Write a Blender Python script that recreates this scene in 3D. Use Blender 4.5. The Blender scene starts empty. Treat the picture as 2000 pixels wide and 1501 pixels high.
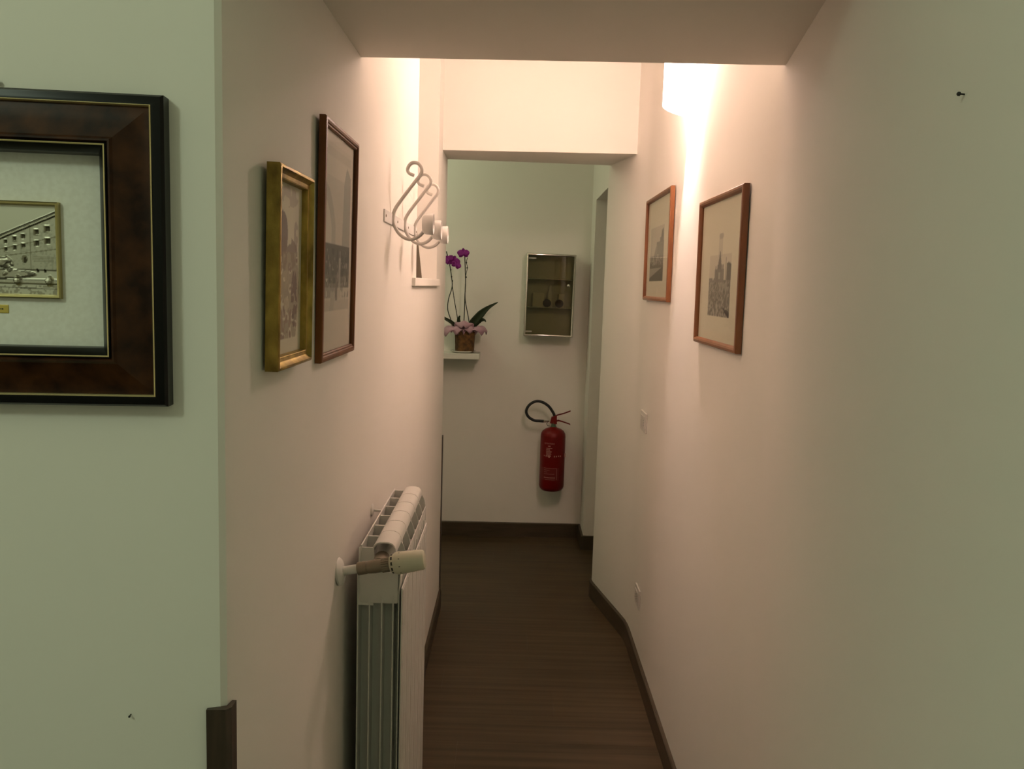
import bpy, bmesh, math, random
import numpy as np
from mathutils import Vector, Matrix
PI = math.pi
random.seed(4)
SC = bpy.context.scene
COL = SC.collection

# ------------------------------------------------------------------ camera
CAM_H, PITCH, ROLL = 1.56, math.atan(193 / 1676), 0.030
cam = bpy.data.objects.new('camera', bpy.data.cameras.new('camera'))
COL.objects.link(cam)
cam.data.sensor_width = 36; cam.data.lens = 1676 / 2000 * 36; cam.data.clip_start = .02
_F = Vector((0, math.cos(PITCH), -math.sin(PITCH)))
_D = Vector((0, -math.sin(PITCH), -math.cos(PITCH)))
_X = Vector((1, 0, 0))
_r = math.cos(ROLL) * _X - math.sin(ROLL) * _D
_u = -(math.sin(ROLL) * _X + math.cos(ROLL) * _D)
m = Matrix((_r, _u, -_F)).transposed().to_4x4()
m.translation = (0, 0, CAM_H)
cam.matrix_world = m
SC.camera = cam

# ------------------------------------------------------------------ world, exposure, lights
w = bpy.data.worlds.new('world'); SC.world = w; w.use_nodes = True
w.node_tree.nodes['Background'].inputs[0].default_value = (.75, .9, .65, 1)
w.node_tree.nodes['Background'].inputs[1].default_value = .0
SC.view_settings.view_transform = 'Standard'; SC.view_settings.look = 'None'
SC.view_settings.gamma = 1; SC.view_settings.exposure = 0
SC.view_settings.use_curve_mapping = False

NEAR_W, NEAR_C = 18.0, (.82, 1.0, .76)
BACK_W, BACK_C = 6.2, (.90, 1.0, .72)
SCONCE_W, SCONCE_C = 79, (1.0, .77, .72)
SHADE_E = 15.0
def lamp(name, loc, watt, color, radius):
    l = bpy.data.lights.new(name, 'POINT'); l.energy = watt; l.color = color; l.shadow_soft_size = radius
    o = bpy.data.objects.new(name, l); o.location = loc; COL.objects.link(o); return o
lamp('room_light', (-1.05, -.60, 2.42), NEAR_W, NEAR_C, .11)
lamp('back_room_light', (-1.0, 4.62, 2.45), BACK_W, BACK_C, .12)

# ------------------------------------------------------------------ materials
def mat(name, color=(.8, .8, .8), rough=.5, metal=0, noise=None, bump=None, spec=.5, coat=0, emit=None):
    """noise=(scale, colour2, stretch, detail) mottles the colour; bump=(scale, strength)"""
    mt = bpy.data.materials.new(name); mt.use_nodes = True
    nt = mt.node_tree; b = nt.nodes['Principled BSDF']
    b.inputs['Base Color'].default_value = (*color, 1)
    b.inputs['Roughness'].default_value = rough; b.inputs['Metallic'].default_value = metal
    b.inputs['Specular IOR Level'].default_value = spec; b.inputs['Coat Weight'].default_value = coat
    tc = nt.nodes.new('ShaderNodeTexCoord')
    if noise:
        sc, c2, st, det = noise
        mp = nt.nodes.new('ShaderNodeMapping'); mp.inputs['Scale'].default_value = st
        nt.links.new(tc.outputs['Object'], mp.inputs[0])
        n = nt.nodes.new('ShaderNodeTexNoise'); n.inputs['Scale'].default_value = sc; n.inputs['Detail'].default_value = det
        nt.links.new(mp.outputs[0], n.inputs['Vector'])
        r = nt.nodes.new('ShaderNodeValToRGB')
        r.color_ramp.elements[0].position = .35; r.color_ramp.elements[1].position = .65
        r.color_ramp.elements[0].color = (*color, 1); r.color_ramp.elements[1].color = (*c2, 1)
        nt.links.new(n.outputs['Fac'], r.inputs[0]); nt.links.new(r.outputs[0], b.inputs['Base Color'])
    if bump:
        n2 = nt.nodes.new('ShaderNodeTexNoise'); n2.inputs['Scale'].default_value = bump[0]; n2.inputs['Detail'].default_value = 6
        nt.links.new(tc.outputs['Object'], n2.inputs['Vector'])
        bp = nt.nodes.new('ShaderNodeBump'); bp.inputs['Strength'].default_value = bump[1]; bp.inputs['Distance'].default_value = .01
        nt.links.new(n2.outputs['Fac'], bp.inputs['Height']); nt.links.new(bp.outputs[0], b.inputs['Normal'])
    if emit:
        b.inputs['Emission Color'].default_value = (*emit[0], 1); b.inputs['Emission Strength'].default_value = emit[1]
    return mt

def mat_attr(name, rough=.6, metal=0):
    mt = bpy.data.materials.new(name); mt.use_nodes = True
    nt = mt.node_tree; b = nt.nodes['Principled BSDF']
    a = nt.nodes.new('ShaderNodeAttribute'); a.attribute_name = 'print'
    nt.links.new(a.outputs['Color'], b.inputs['Base Color'])
    b.inputs['Roughness'].default_value = rough; b.inputs['Metallic'].default_value = metal
    return mt

def mat_glass(name, tint=(1, 1, 1), ior=1.45, refl=1.0):
    mt = bpy.data.materials.new(name); mt.use_nodes = True
    nt = mt.node_tree; nt.nodes.clear()
    o = nt.nodes.new('ShaderNodeOutputMaterial'); mx = nt.nodes.new('ShaderNodeMixShader')
    t = nt.nodes.new('ShaderNodeBsdfTransparent'); t.inputs[0].default_value = (*tint, 1)
    g = nt.nodes.new('ShaderNodeBsdfGlossy'); g.inputs['Roughness'].default_value = .03
    f = nt.nodes.new('ShaderNodeFresnel'); f.inputs['IOR'].default_value = ior
    k = nt.nodes.new('ShaderNodeMath'); k.operation = 'MULTIPLY'; k.inputs[1].default_value = refl
    nt.links.new(f.outputs[0], k.inputs[0])
    nt.links.new(k.outputs[0], mx.inputs[0]); nt.links.new(t.outputs[0], mx.inputs[1]); nt.links.new(g.outputs[0], mx.inputs[2])
    nt.links.new(mx.outputs[0], o.inputs[0])
    return mt

M = {}
M['plaster'] = mat('wall_plaster', (.89, .85, .775), .85, noise=(1.3, (.86, .82, .745), (1, 1, .5), 4), bump=(9, .09), spec=.15)
M['ceiling'] = mat('ceiling_plaster', (.89, .84, .745), .9, bump=(16, .07), spec=.15)
M['laminate'] = mat('dark_laminate', (.05, .032, .02), .45, spec=.3)
M['skirting'] = mat('dark_skirting', (.058, .043, .025), .45, noise=(6, (.078, .057, .034), (1, 1, 8), 5), spec=.3)
M['guard'] = mat('dark_wood_guard', (.045, .03, .02), .4, noise=(20, (.065, .042, .028), (6, 6, .6), 4))
M['blacklac'] = mat('black_lacquer', (.004, .004, .0035), .3, spec=.2)
M['gilt'] = mat('gilt_bead', (.95, .80, .42), .38, .8)
M['oldgilt'] = mat('plaque_gilt', (.52, .44, .20), .34, 1)
M['walnut'] = mat('burr_walnut', (.014, .0040, .0012), .42, noise=(34, (.062, .021, .006), (1, 1, 1), 6), spec=.2)
M['linen'] = mat('linen_mat', (.90, .885, .81), .9, noise=(180, (.85, .83, .75), (1, 1, 1), 2))
M['oldgold'] = mat('aged_gold_leaf', (.46, .33, .075), .42, .75, noise=(34, (.19, .125, .028), (1, 1, .6), 9), bump=(60, .15))
M['redwood'] = mat('mahogany_frame', (.21, .070, .013), .42, noise=(14, (.10, .030, .006), (1, 1, .25), 5), spec=.3)
M['oakframe'] = mat('chestnut_frame', (.26, .088, .024), .4, noise=(14, (.17, .055, .016), (1, 1, .25), 5), coat=.15)
M['print'] = mat_attr('printed_paper', .7)
M['relief'] = mat_attr('engraved_silver', .38, .65)
M['glass'] = mat_glass('picture_glass', refl=.17)
M['smoked'] = mat_glass('smoked_cabinet_glass', (.70, .70, .58), 1.5, .8)
M['enamel'] = mat('white_enamel', (.78, .75, .69), .38)
M['whitemetal'] = mat('white_painted_metal', (.80, .77, .73), .4)
M['plasticcream'] = mat('cream_plastic', (.72, .68, .52), .4)
M['switch'] = mat('switch_plastic', (.70, .66, .60), .4)
M['darkplastic'] = mat('dark_marks', (.012, .012, .011), .5)
M['hookmetal'] = mat('shaded_hook_enamel', (.60, .56, .51), .45)  # white enamel darkened: shade on the backlit hooks is put into the colour
M['brass'] = mat('dull_brass', (.27, .225, .165), .45, .5)
M['steel'] = mat('brushed_steel', (.66, .65, .60), .13, 1)
M['steelbox'] = mat('steel_sheet', (.62, .60, .52), .5, .2)
M['extred'] = mat('extinguisher_red', (.16, .0022, .0020), .38, spec=.3)
M['extredlabel'] = mat('extinguisher_label', (.155, .006, .006), .45)
M['exttext'] = mat('extinguisher_print', (.50, .25, .21), .6)
M['rubber'] = mat('black_rubber', (.012, .011, .012), .5)
M['valvegreen'] = mat('gauge_green', (.10, .16, .10), .45, .3)
M['shelf'] = mat('white_shelf', (.72, .70, .62), .5)
M['ceramic'] = mat('white_saucer', (.75, .74, .66), .25)
M['bark'] = mat('bark_pot', (.21, .10, .025), .85, noise=(36, (.07, .035, .012), (1, 1, 1), 6), bump=(45, .8))
M['crepe'] = mat('pink_crepe_paper', (.50, .30, .36), .8, noise=(8, (.42, .25, .30), (1, 1, 1), 4), bump=(50, .2))
M['petal'] = mat('magenta_petal', (.26, .003, .24), .55, noise=(60, (.20, .002, .17), (1, 1, 1), 3))
M['stem'] = mat('dark_stem', (.018, .016, .008), .6)
M['leaf'] = mat('orchid_leaf', (.022, .035, .013), .35)
M['board'] = mat('dark_board', (.085, .055, .026), .5)
M['carton'] = mat('pale_carton', (.86, .80, .70), .7)
M['rolldark'] = mat('dark_roll', (.03, .024, .016), .7)
M['sticker'] = mat('pale_sticker', (.42, .40, .33), .5)
M['labelgold'] = mat('brass_label', (.62, .47, .10), .4, .3)
M['shade'] = mat('glowing_plaster_shade', (.85, .80, .74), .8, emit=(SCONCE_C, SHADE_E))
_nt = M['shade'].node_tree; _p = _nt.nodes['Principled BSDF']; _o = [n for n in _nt.nodes if n.type == 'OUTPUT_MATERIAL'][0]
_t = _nt.nodes.new('ShaderNodeBsdfTransparent'); _t.inputs[0].default_value = (1, .96, .9, 1)
_m = _nt.nodes.new('ShaderNodeMixShader'); _m.inputs[0].default_value = .68       # frosted glass: about a third of the light passes straight through
_nt.links.new(_t.outputs[0], _m.inputs[1]); _nt.links.new(_p.outputs[0], _m.inputs[2]); _nt.links.new(_m.outputs[0], _o.inputs['Surface'])
M['bulb'] = mat('bulb_glow', (1, 1, 1), .5, emit=(SCONCE_C, 60))
M['door_dark'] = mat('side_room_paint', (.6, .57, .5), .9)

# ------------------------------------------------------------------ mesh helpers
class MB:
    def __init__(s): s.bm = bmesh.new()
    def box(s, x0, x1, y0, y1, z0, z1, bev=0, seg=2):
        r = bmesh.ops.create_cube(s.bm, size=1)
        vs = r['verts']
        for v in vs:
            v.co = Vector(((x0 + x1) / 2 + v.co.x * (x1 - x0), (y0 + y1) / 2 + v.co.y * (y1 - y0), (z0 + z1) / 2 + v.co.z * (z1 - z0)))
        if bev:
            es = list({e for v in vs for e in v.link_edges})
            bmesh.ops.bevel(s.bm, geom=es, offset=bev, segments=seg, affect='EDGES', profile=.5)
        return s
    def poly(s, pts, z0, z1):
        n = len(pts)
        a = [s.bm.verts.new((p[0], p[1], z0)) for p in pts]; b = [s.bm.verts.new((p[0], p[1], z1)) for p in pts]
        for i in range(n):
            j = (i + 1) % n; s.bm.faces.new((a[i], a[j], b[j], b[i]))
        s.bm.faces.new(a[::-1]); s.bm.faces.new(b)
        return s
    def hexa(s, bot, top):
        a = [s.bm.verts.new(p) for p in bot]; b = [s.bm.verts.new(p) for p in top]
        for i in range(4):
            j = (i + 1) % 4; s.bm.faces.new((a[i], a[j], b[j], b[i]))
        s.bm.faces.new(a[::-1]); s.bm.faces.new(b)
        return s
    def grid_rows(s, rows, closed=False, capped=False):
        vr = [[s.bm.verts.new(p) for p in r] for r in rows]
        n = len(rows[0])
        for a, b in zip(vr, vr[1:]):
            for i in range(n if closed else n - 1):
                j = (i + 1) % n
                s.bm.faces.new((a[i], a[j], b[j], b[i]))
        if capped:
            s.bm.faces.new(vr[0][::-1]); s.bm.faces.new(vr[-1])
        return s
    def tube(s, path, rad, n=10, caps=True):
        path = [Vector(p) for p in path]; k = len(path)
        rads = rad if isinstance(rad, (list, tuple)) else [rad] * k
        rows = []; prev = None
        for i, p in enumerate(path):
            t = (path[min(i + 1, k - 1)] - path[max(i - 1, 0)]).normalized()
            if prev is None:
                up = Vector((0, 0, 1)) if abs(t.z) < .9 else Vector((0, 1, 0))
                u = t.cross(up).normalized()
            else:
                u = (prev - t * prev.dot(t)).normalized()
            prev = u; v = t.cross(u)
            rows.append([p + rads[i] * (math.cos(2 * PI * j / n) * u + math.sin(2 * PI * j / n) * v) for j in range(n)])
        return s.grid_rows(rows, True, caps)
    def lathe(s, prof, n=24, c=(0, 0, 0), axis='z', a0=0, a1=2 * PI, rough=0):
        full = abs(a1 - a0 - 2 * PI) < 1e-6
        rows = []
        for r, h in prof:
            row = []
            for j in range(n if full else n + 1):
                a = a0 + (a1 - a0) * j / n
                x, y = r * math.cos(a), r * math.sin(a)
                p = (x, y, h) if axis == 'z' else ((h, x, y) if axis == 'x' else (x, h, y))
                row.append((c[0] + p[0], c[1] + p[1], c[2] + p[2]))
            rows.append(row)
        return s.grid_rows(rows, full, full)
    def sphere(s, c, r, sc=(1, 1, 1), seg=12):
        q = bmesh.ops.create_uvsphere(s.bm, u_segments=seg, v_segments=max(6, seg // 2 + 2), radius=1)
        for v in q['verts']:
            v.co = Vector((c[0] + v.co.x * r * sc[0], c[1] + v.co.y * r * sc[1], c[2] + v.co.z * r * sc[2]))
        return s
    def frame(s, w, h, prof):
        """mitred moulding: prof = closed list of (inset, out); w,h outer half sizes; out is -y"""
        rows = []
        for sx, sz in ((-1, -1), (1, -1), (1, 1), (-1, 1)):
            rows.append([(sx * (w - a), -o, sz * (h - a)) for a, o in prof])
        vr = [[s.bm.verts.new(p) for p in r] for r in rows]; n = len(prof)
        for k in range(4):
            a, b = vr[k], vr[(k + 1) % 4]
            for i in range(n):
                j = (i + 1) % n; s.bm.faces.new((a[i], a[j], b[j], b[i]))
        return s
    def build(s, name, mt, parent=None, smooth=None, loc=None, rot=None):
        bmesh.ops.recalc_face_normals(s.bm, faces=s.bm.faces[:])
        me = bpy.data.meshes.new(name); s.bm.to_mesh(me); s.bm.free()
        if isinstance(mt, str): mt = M[mt]
        me.materials.append(mt)
        if smooth is not None:
            me.polygons.foreach_set('use_smooth', [True] * len(me.polygons)); me.set_sharp_from_angle(angle=math.radians(smooth))
        o = bpy.data.objects.new(name, me); COL.objects.link(o)
        if parent: o.parent = parent
        if loc: o.location = loc
        if rot: o.rotation_euler = rot
        return o

def thing(name, label, cat, loc=(0, 0, 0), rot=(0, 0, 0), group=None):
    o = bpy.data.objects.new(name, None); COL.objects.link(o); o.empty_display_size = .05
    o.location = loc; o.rotation_euler = rot
    return tag(o, label, cat, group)
def tag(o, label, cat, group=None):
    o['label'] = label; o['category'] = cat
    if group: o['group'] = group
    return o
def struct(o, label=None):
    o['kind'] = 'structure'
    if label: o['label'] = label
    return o
def spline(pts, n=6):
    pts = [Vector(p) for p in pts]; out = []
    for i in range(len(pts) - 1):
        p0, p1, p2, p3 = pts[max(i - 1, 0)], pts[i], pts[i + 1], pts[min(i + 2, len(pts) - 1)]
        for k in range(n):
            t = k / n
            out.append(.5 * ((2 * p1) + (p2 - p0) * t + (2 * p0 - 5 * p1 + 4 * p2 - p3) * t * t + (3 * p1 - p0 - 3 * p2 + p3) * t ** 3))
    out.append(pts[-1]); return out

# flat prints: a fine quad grid whose vertex colours are the ink
def vnoise(h, wd, cells, seed):
    r = np.random.RandomState(seed); cy, cx = cells
    g = r.rand(cy + 2, cx + 2)
    y = np.linspace(0, cy, h); x = np.linspace(0, cx, wd)
    yi = y.astype(int); xi = x.astype(int); fy = (y - yi)[:, None]; fx = (x - xi)[None, :]
    fy = fy * fy * (3 - 2 * fy); fx = fx * fx * (3 - 2 * fx)
    g00 = g[np.ix_(yi, xi)]; g01 = g[np.ix_(yi, xi + 1)]; g10 = g[np.ix_(yi + 1, xi)]; g11 = g[np.ix_(yi + 1, xi + 1)]
    return (g00 * (1 - fx) + g01 * fx) * (1 - fy) + (g10 * (1 - fx) + g11 * fx) * fy
def print_sheet(name, img, w, h, y, parent, height=None, mt='print', cx=0, cz=0):
    H, W, _ = img.shape
    xs = np.linspace(-w / 2, w / 2, W) + cx; zs = np.linspace(-h / 2, h / 2, H) + cz
    X, Z = np.meshgrid(xs, zs); Y = np.full_like(X, y)
    if height is not None: Y = Y - height
    co = np.stack([X, Y, Z], -1).reshape(-1, 3)
    idx = np.arange(H * W).reshape(H, W)
    f = np.stack([idx[:-1, :-1], idx[:-1, 1:], idx[1:, 1:], idx[1:, :-1]], -1).reshape(-1, 4)
    me = bpy.data.meshes.new(name); me.from_pydata(co.tolist(), [], f.tolist())
    a = me.color_attributes.new('print', 'FLOAT_COLOR', 'POINT')
    a.data.foreach_set('color', np.concatenate([img.reshape(-1, 3), np.ones((H * W, 1))], 1).astype(np.float32).ravel())
    me.materials.append(M[mt]); me.polygons.foreach_set('use_smooth', [True] * len(me.polygons))
    o = bpy.data.objects.new(name, me); COL.objects.link(o); o.parent = parent
    return o
class Paint:
    """v runs upward, u to the right, both 0..1"""
    def __init__(s, W, H, c):
        s.W, s.H = W, H; s.a = np.ones((H, W, 3)) * np.array(c)
        s.v, s.u = np.meshgrid(np.linspace(0, 1, H), np.linspace(0, 1, W), indexing='ij')
    def put(s, mask, c, k=1.0):
        k = np.clip(mask.astype(float) * k, 0, 1)[..., None]
        c = np.array(c) if not isinstance(c, np.ndarray) or c.ndim == 1 else c
        s.a = s.a * (1 - k) + c * k
    def rect(s, u0, u1, v0, v1): return (s.u >= u0) & (s.u <= u1) & (s.v >= v0) & (s.v <= v1)
    def ell(s, u, v, a, b): return ((s.u - u) / a) ** 2 + ((s.v - v) / b) ** 2 <= 1
    def quad(s, p):
        mk = np.ones_like(s.u, bool)
        for i in range(len(p)):
            (x0, y0), (x1, y1) = p[i], p[(i + 1) % len(p)]
            mk &= ((x1 - x0) * (s.v - y0) - (y1 - y0) * (s.u - x0)) >= 0
        return mk
    def mul(s, n): s.a = np.clip(s.a * n[..., None], 0, 1)
    def n(s, cells, seed): return vnoise(s.H, s.W, cells, seed)

# ------------------------------------------------------------------ room shell
XL = -.325
CEIL = 2.75
base = [(-2.6, .735), (-.345, .9605), (-.333, .963), (-.327, .970), (XL, .985)]
mb = MB()
mb.poly(base + [(XL, 4.02), (-.330, 4.045), (-.345, 4.06), (-.575, 4.06), (-.575, 1.2), (-2.6, .98)], 0, 1.550)
mb.poly(base + [(XL, 2.835), (-.575, 2.835), (-.575, 1.2), (-2.6, .98)], 1.550, CEIL)
mb.poly([(XL, 3.57), (XL, 4.02), (-.330, 4.045), (-.345, 4.06), (-.575, 4.06), (-.575, 3.57)], 1.550, CEIL)
mb.box(-.575, -.545, 2.835, 3.57, 1.550, CEIL)
wall_left = struct(mb.build('wall_left', 'plaster', smooth=30), 'left corridor wall, plaster, with a tall niche and near corner')
inner = [(.36, -2.2), (.36, .60), (.366, .68), (.538, 1.79), (.5435, 1.825), (.547, 1.87), (.547, 3.60), (.5455, 3.66), (.540, 3.715), (.528, 3.775), (.439, 4.20), (.436, 4.235), (.440, 4.255), (.452, 4.262)]
wall_right = struct(MB().poly(inner + [(.95, 4.262), (.95, -2.2)], 0, CEIL).build('wall_right', 'plaster', smooth=30), 'right corridor wall of plaster bending in at the doorway')
struct(MB().poly([(-1.65, 5.20), (-.395, 5.234), (.452, 5.256), (.452, 5.4), (-1.65, 5.4)], 0, CEIL).build('wall_end', 'plaster'), 'end wall of the back room behind the fire extinguisher')
mb = MB().box(.452, .97, 5.01, 5.38, 0, CEIL).box(.452, .60, 4.262, 5.01, 2.062, CEIL)
struct(mb.build('wall_side', 'plaster'), 'short side wall with a doorway beside the steel cabinet')
struct(MB().box(.95, 1.0, 4.262, 5.01, 0, CEIL).build('wall_outer', 'plaster'))
struct(MB().box(-1.7, -1.6, 4.06, 5.4, 0, CEIL).box(-1.7, -.575, 3.96, 4.06, 0, CEIL).build('wall_inner', 'plaster'))
struct(MB().poly([(-2.7, -2.3), (-2.6, -2.3), (-2.6, .98), (-2.7, .98)], 0, CEIL).build('wall_far', 'plaster'))
struct(MB().box(-2.7, .95, -2.3, -2.2, 0, CEIL).build('wall_back', 'plaster'))
struct(MB().hexa([(-.45, 3.735, 2.122), (.62, 3.845, 2.148), (.62, 4.235, 2.148), (-.45, 3.985, 2.122)],
                 [(-.45, 3.735, CEIL), (.62, 3.845, CEIL), (.62, 4.235, CEIL), (-.45, 3.985, CEIL)]).build('wall_lintel', 'plaster'), 'plaster lintel over the doorway at the corridor end')
struct(MB().hexa([(-.40, .99, 2.008), (.60, .99, 2.030), (.60, 1.843, 2.030), (-.40, 1.797, 2.008)],
                 [(-.40, .99, CEIL), (.60, .99, CEIL), (.60, 1.843, CEIL), (-.40, 1.797, CEIL)]).build('ceiling_beam', 'ceiling'), 'low plaster ceiling beam across the corridor entrance')
struct(MB().box(-2.7, 1.0, -2.3, 5.4, CEIL, CEIL + .1).build('ceiling', 'ceiling'))
floor = struct(MB().box(-2.7, 1.0, -2.3, 5.4, -.1, -.008).build('floor', 'laminate'), 'dark brown wood laminate floor')
# planks laid across the corridor
def plank_mat(k):
    r = random.Random(k); f = .95 + .10 * r.random()
    return mat('laminate_plank', (.044 * f, .029 * f, .0125 * f), .45, noise=(2.2, (.080 * f, .053 * f, .026 * f), (.55, 17, 1), 8), spec=.3)
PM = [plank_mat(k) for k in range(5)]
PW = .192; y = -2.2; k = 0
while y < 5.4:
    x = -2.6 - (k * .43) % 1.2
    while x < .95:
        a, b = max(x, -2.6), min(x + 1.2, .97)
        y1 = min(y + PW, 5.39)
        if b - a > .02 and y > -1.0:
            MB().box(a + .00012, b - .00012, y + .0002, y1 - .0002, -.0085, 0).build('plank', PM[(k * 3 + int(x * 7)) % 5], floor)
        x += 1.2
    y += PW; k += 1

def strip(name, path, th, h, z0=0, mt='skirting', side=1):
    P = [Vector(p) for p in path]; off = []
    for i, p in enumerate(P):
        t = (P[min(i + 1, len(P) - 1)] - P[max(i - 1, 0)]).normalized()
        off.append(p + side * th * Vector((-t.y, t.x)))
    prof = []
    for p, q in zip(P, off):
        prof.append([(p.x, p.y, z0), (q.x, q.y, z0), (q.x, q.y, z0 + h - .004), (q.x * .7 + p.x * .3, q.y * .7 + p.y * .3, z0 + h), (p.x, p.y, z0 + h)])
    return struct(MB().grid_rows(prof, True, True).build(name, mt, smooth=40))
strip('baseboard_right', [(p[0], p[1]) for p in inner[1:13]], .012, .085, side=1)
strip('baseboard_left', [(XL, 1.0), (XL, 2.0), (XL, 3.0), (XL, 4.02), (-.330, 4.045), (-.345, 4.06), (-.5, 4.06)], .012, .085, side=-1)
strip('baseboard_end', [(-1.6, 5.203), (-.395, 5.234), (.452, 5.256)], .014, .088, side=-1)
strip('baseboard_side', [(.452, 5.24), (.452, 5.01)], .012, .088, side=-1)
strip('baseboard_doorway', [(.440, 5.01), (.93, 5.01)], .012, .086, side=-1)

# corner guards (dark wood angle strips on the two ends of the left wall)
mb = MB()
mb.poly([(-.3465, .9530), (-.3245, .9552), (-.3195, .962), (-.3195, .980), (-.3245, .980), (-.3265, .966), (-.347, .9585)], .0, 1.056)
struct(mb.build('trim_1', 'guard', smooth=30), 'dark wooden corner guard on the near corner of the left wall')
mb = MB().poly([(XL - .001, 4.022), (-.3215, 4.022), (-.3215, 4.064), (-.350, 4.064), (-.350, 4.058), (-.326, 4.058)], .086, .838)
struct(mb.build('trim_2', 'guard'), 'dark wooden corner guard at the far end of the left wall')
struct(MB().box(-.56, -.313, 2.722, 3.60, 1.549, 1.576, .002).build('trim_3', 'plaster'), 'pale niche sill on the left wall')
brd = MB().hexa([(-.3665, 2.90, 1.5765), (-.3665, 3.40, 1.5765), (-.3755, 3.40, 1.5765), (-.3755, 2.90, 1.5765)],
                [(-.3935, 2.90, 1.800), (-.3935, 3.40, 1.800), (-.4025, 3.40, 1.800), (-.4025, 2.90, 1.800)]).build('board', 'board')
tag(brd, 'dark brown board leaning back on the sill of the wall niche', 'board')

# ------------------------------------------------------------------ sconce on the right wall
LY, LZ0, LZ1 = 2.745, 2.130, 2.48
sc = thing('wall_sconce', 'glowing white half-round wall lamp high on the right wall', 'lamp', (.547, LY, LZ0))
mb = MB()
A, B = .105, .098
out, inn = [], []
for i in range(25):
    a = PI / 2 + PI * i / 24
    out.append((A * math.cos(a), B * math.sin(a))); inn.append(((A - .006) * math.cos(a), (B - .006) * math.sin(a)))
H = LZ1 - LZ0
rows = [[(x, yy, -.018 * (1 + x / A)) for x, yy in out], [(x, yy, H) for x, yy in out], [(x, yy, H) for x, yy in inn], [(x, yy, -.018 * (1 + x / A)) for x, yy in inn], [(x, yy, -.018 * (1 + x / A)) for x, yy in out]]
mb.grid_rows(rows).build('lamp_shade', 'shade', sc, smooth=40)
MB().box(-.012, 0, -.04, .04, .12, .20, .003).build('back_plate', 'whitemetal', sc)
MB().tube([(-.012, 0, .145), (-.072, 0, .145)], .006).tube([(-.072, 0, .14), (-.072, 0, .16)], .012).build('lamp_holder', 'whitemetal', sc)
MB().sphere((-.072, 0, .180), .015, (1, 1, 1.1)).build('bulb', 'bulb', sc, smooth=60)
lamp('sconce_light', (.547 - .076, LY + .02, LZ0 + .205), SCONCE_W, SCONCE_C, .02)

# ------------------------------------------------------------------ pictures
def picture(name, label, loc, rot, w, h, prof, fm, img_fn, off=.004, glass=True, fw=.016, res=(110, 150), group=None, base_out=.0):
    t = thing(name, label, 'picture', loc, rot, group)
    MB().frame(w / 2, h / 2, prof).build('frame_moulding', fm, t, smooth=28)
    iw, ih = w - 2 * fw + .006, h - 2 * fw + .006
    print_sheet('print', img_fn(*res), iw, ih, -off, t)
    MB().box(-w / 2 + fw * .5, w / 2 - fw * .5, -off + .0008, -.0004 - base_out, -h / 2 + fw * .5, h / 2 - fw * .5).build('backing_board', 'board', t)
    if glass:
        g = MB(); g.bm.faces.new([g.bm.verts.new(p) for p in ((-iw / 2, -off - .0022, -ih / 2), (iw / 2, -off - .0022, -ih / 2), (iw / 2, -off - .0022, ih / 2), (-iw / 2, -off - .0022, ih / 2))])
        g.build('glass', 'glass', t)
    return t

def img_flowers(W, H):
    p = Paint(W, H, (.60, .56, .42)); u, v = p.u, p.v
    n1 = p.n((18, 10), 1); n2 = p.n((40, 24), 2); n3 = p.n((9, 5), 3)
    p.mul(.93 + .14 * n3)
    p.put(p.ell(.55, .92, .30, .06) & (n1 > .45), (.36, .30, .23), .6)
    g = (.25, .19, .15)
    p.put(p.ell(.33, .70, .17, .13), (.20, .155, .13), .92)
    p.put(p.ell(.78, .70, .07, .09) & (n1 > .25), g, .6)
    p.put(p.ell(.50, .59, .34, .10) & (n1 > .25), (.22, .17, .13), .85)
    body = (np.abs(u - .52) < .40 - .12 * np.abs(v - .38) / .3) & (v > .10) & (v < .60)
    p.put(body & (n1 > .40), (.27, .22, .15), .75)
    p.put(body & (n2 > .60), (.40, .34, .23), .8)
    p.put(body & (n1 < .22), (.19, .12, .095), .8)
    p.put(((u - .74) ** 2 / .012 + (v - .33) ** 2 / .03 < 1) & (n2 > .35), (.15, .10, .085), .8)
    p.put(p.ell(.40, .22, .26, .10) & (n2 > .55), (.24, .15, .12), .6)
    p.put(p.ell(.48, .30, .10, .04), (.48, .42, .30), .7)
    return p.a
gp = [(0, 0), (0, .0165), (.002, .018), (.0045, .0185), (.006, .0155), (.010, .012), (.0145, .0115), (.0155, .0128), (.0168, .0122), (.0175, .006), (.0175, 0)]
picture('picture', 'small watercolour of purplish flowers in an aged gold frame, left corridor wall',
        (-.3185, 1.1955, 1.573), (.013, 0, PI / 2), .184, .266, gp, 'oldgold', img_flowers, off=.0035, glass=False, fw=.0175, res=(90, 130))

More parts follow.
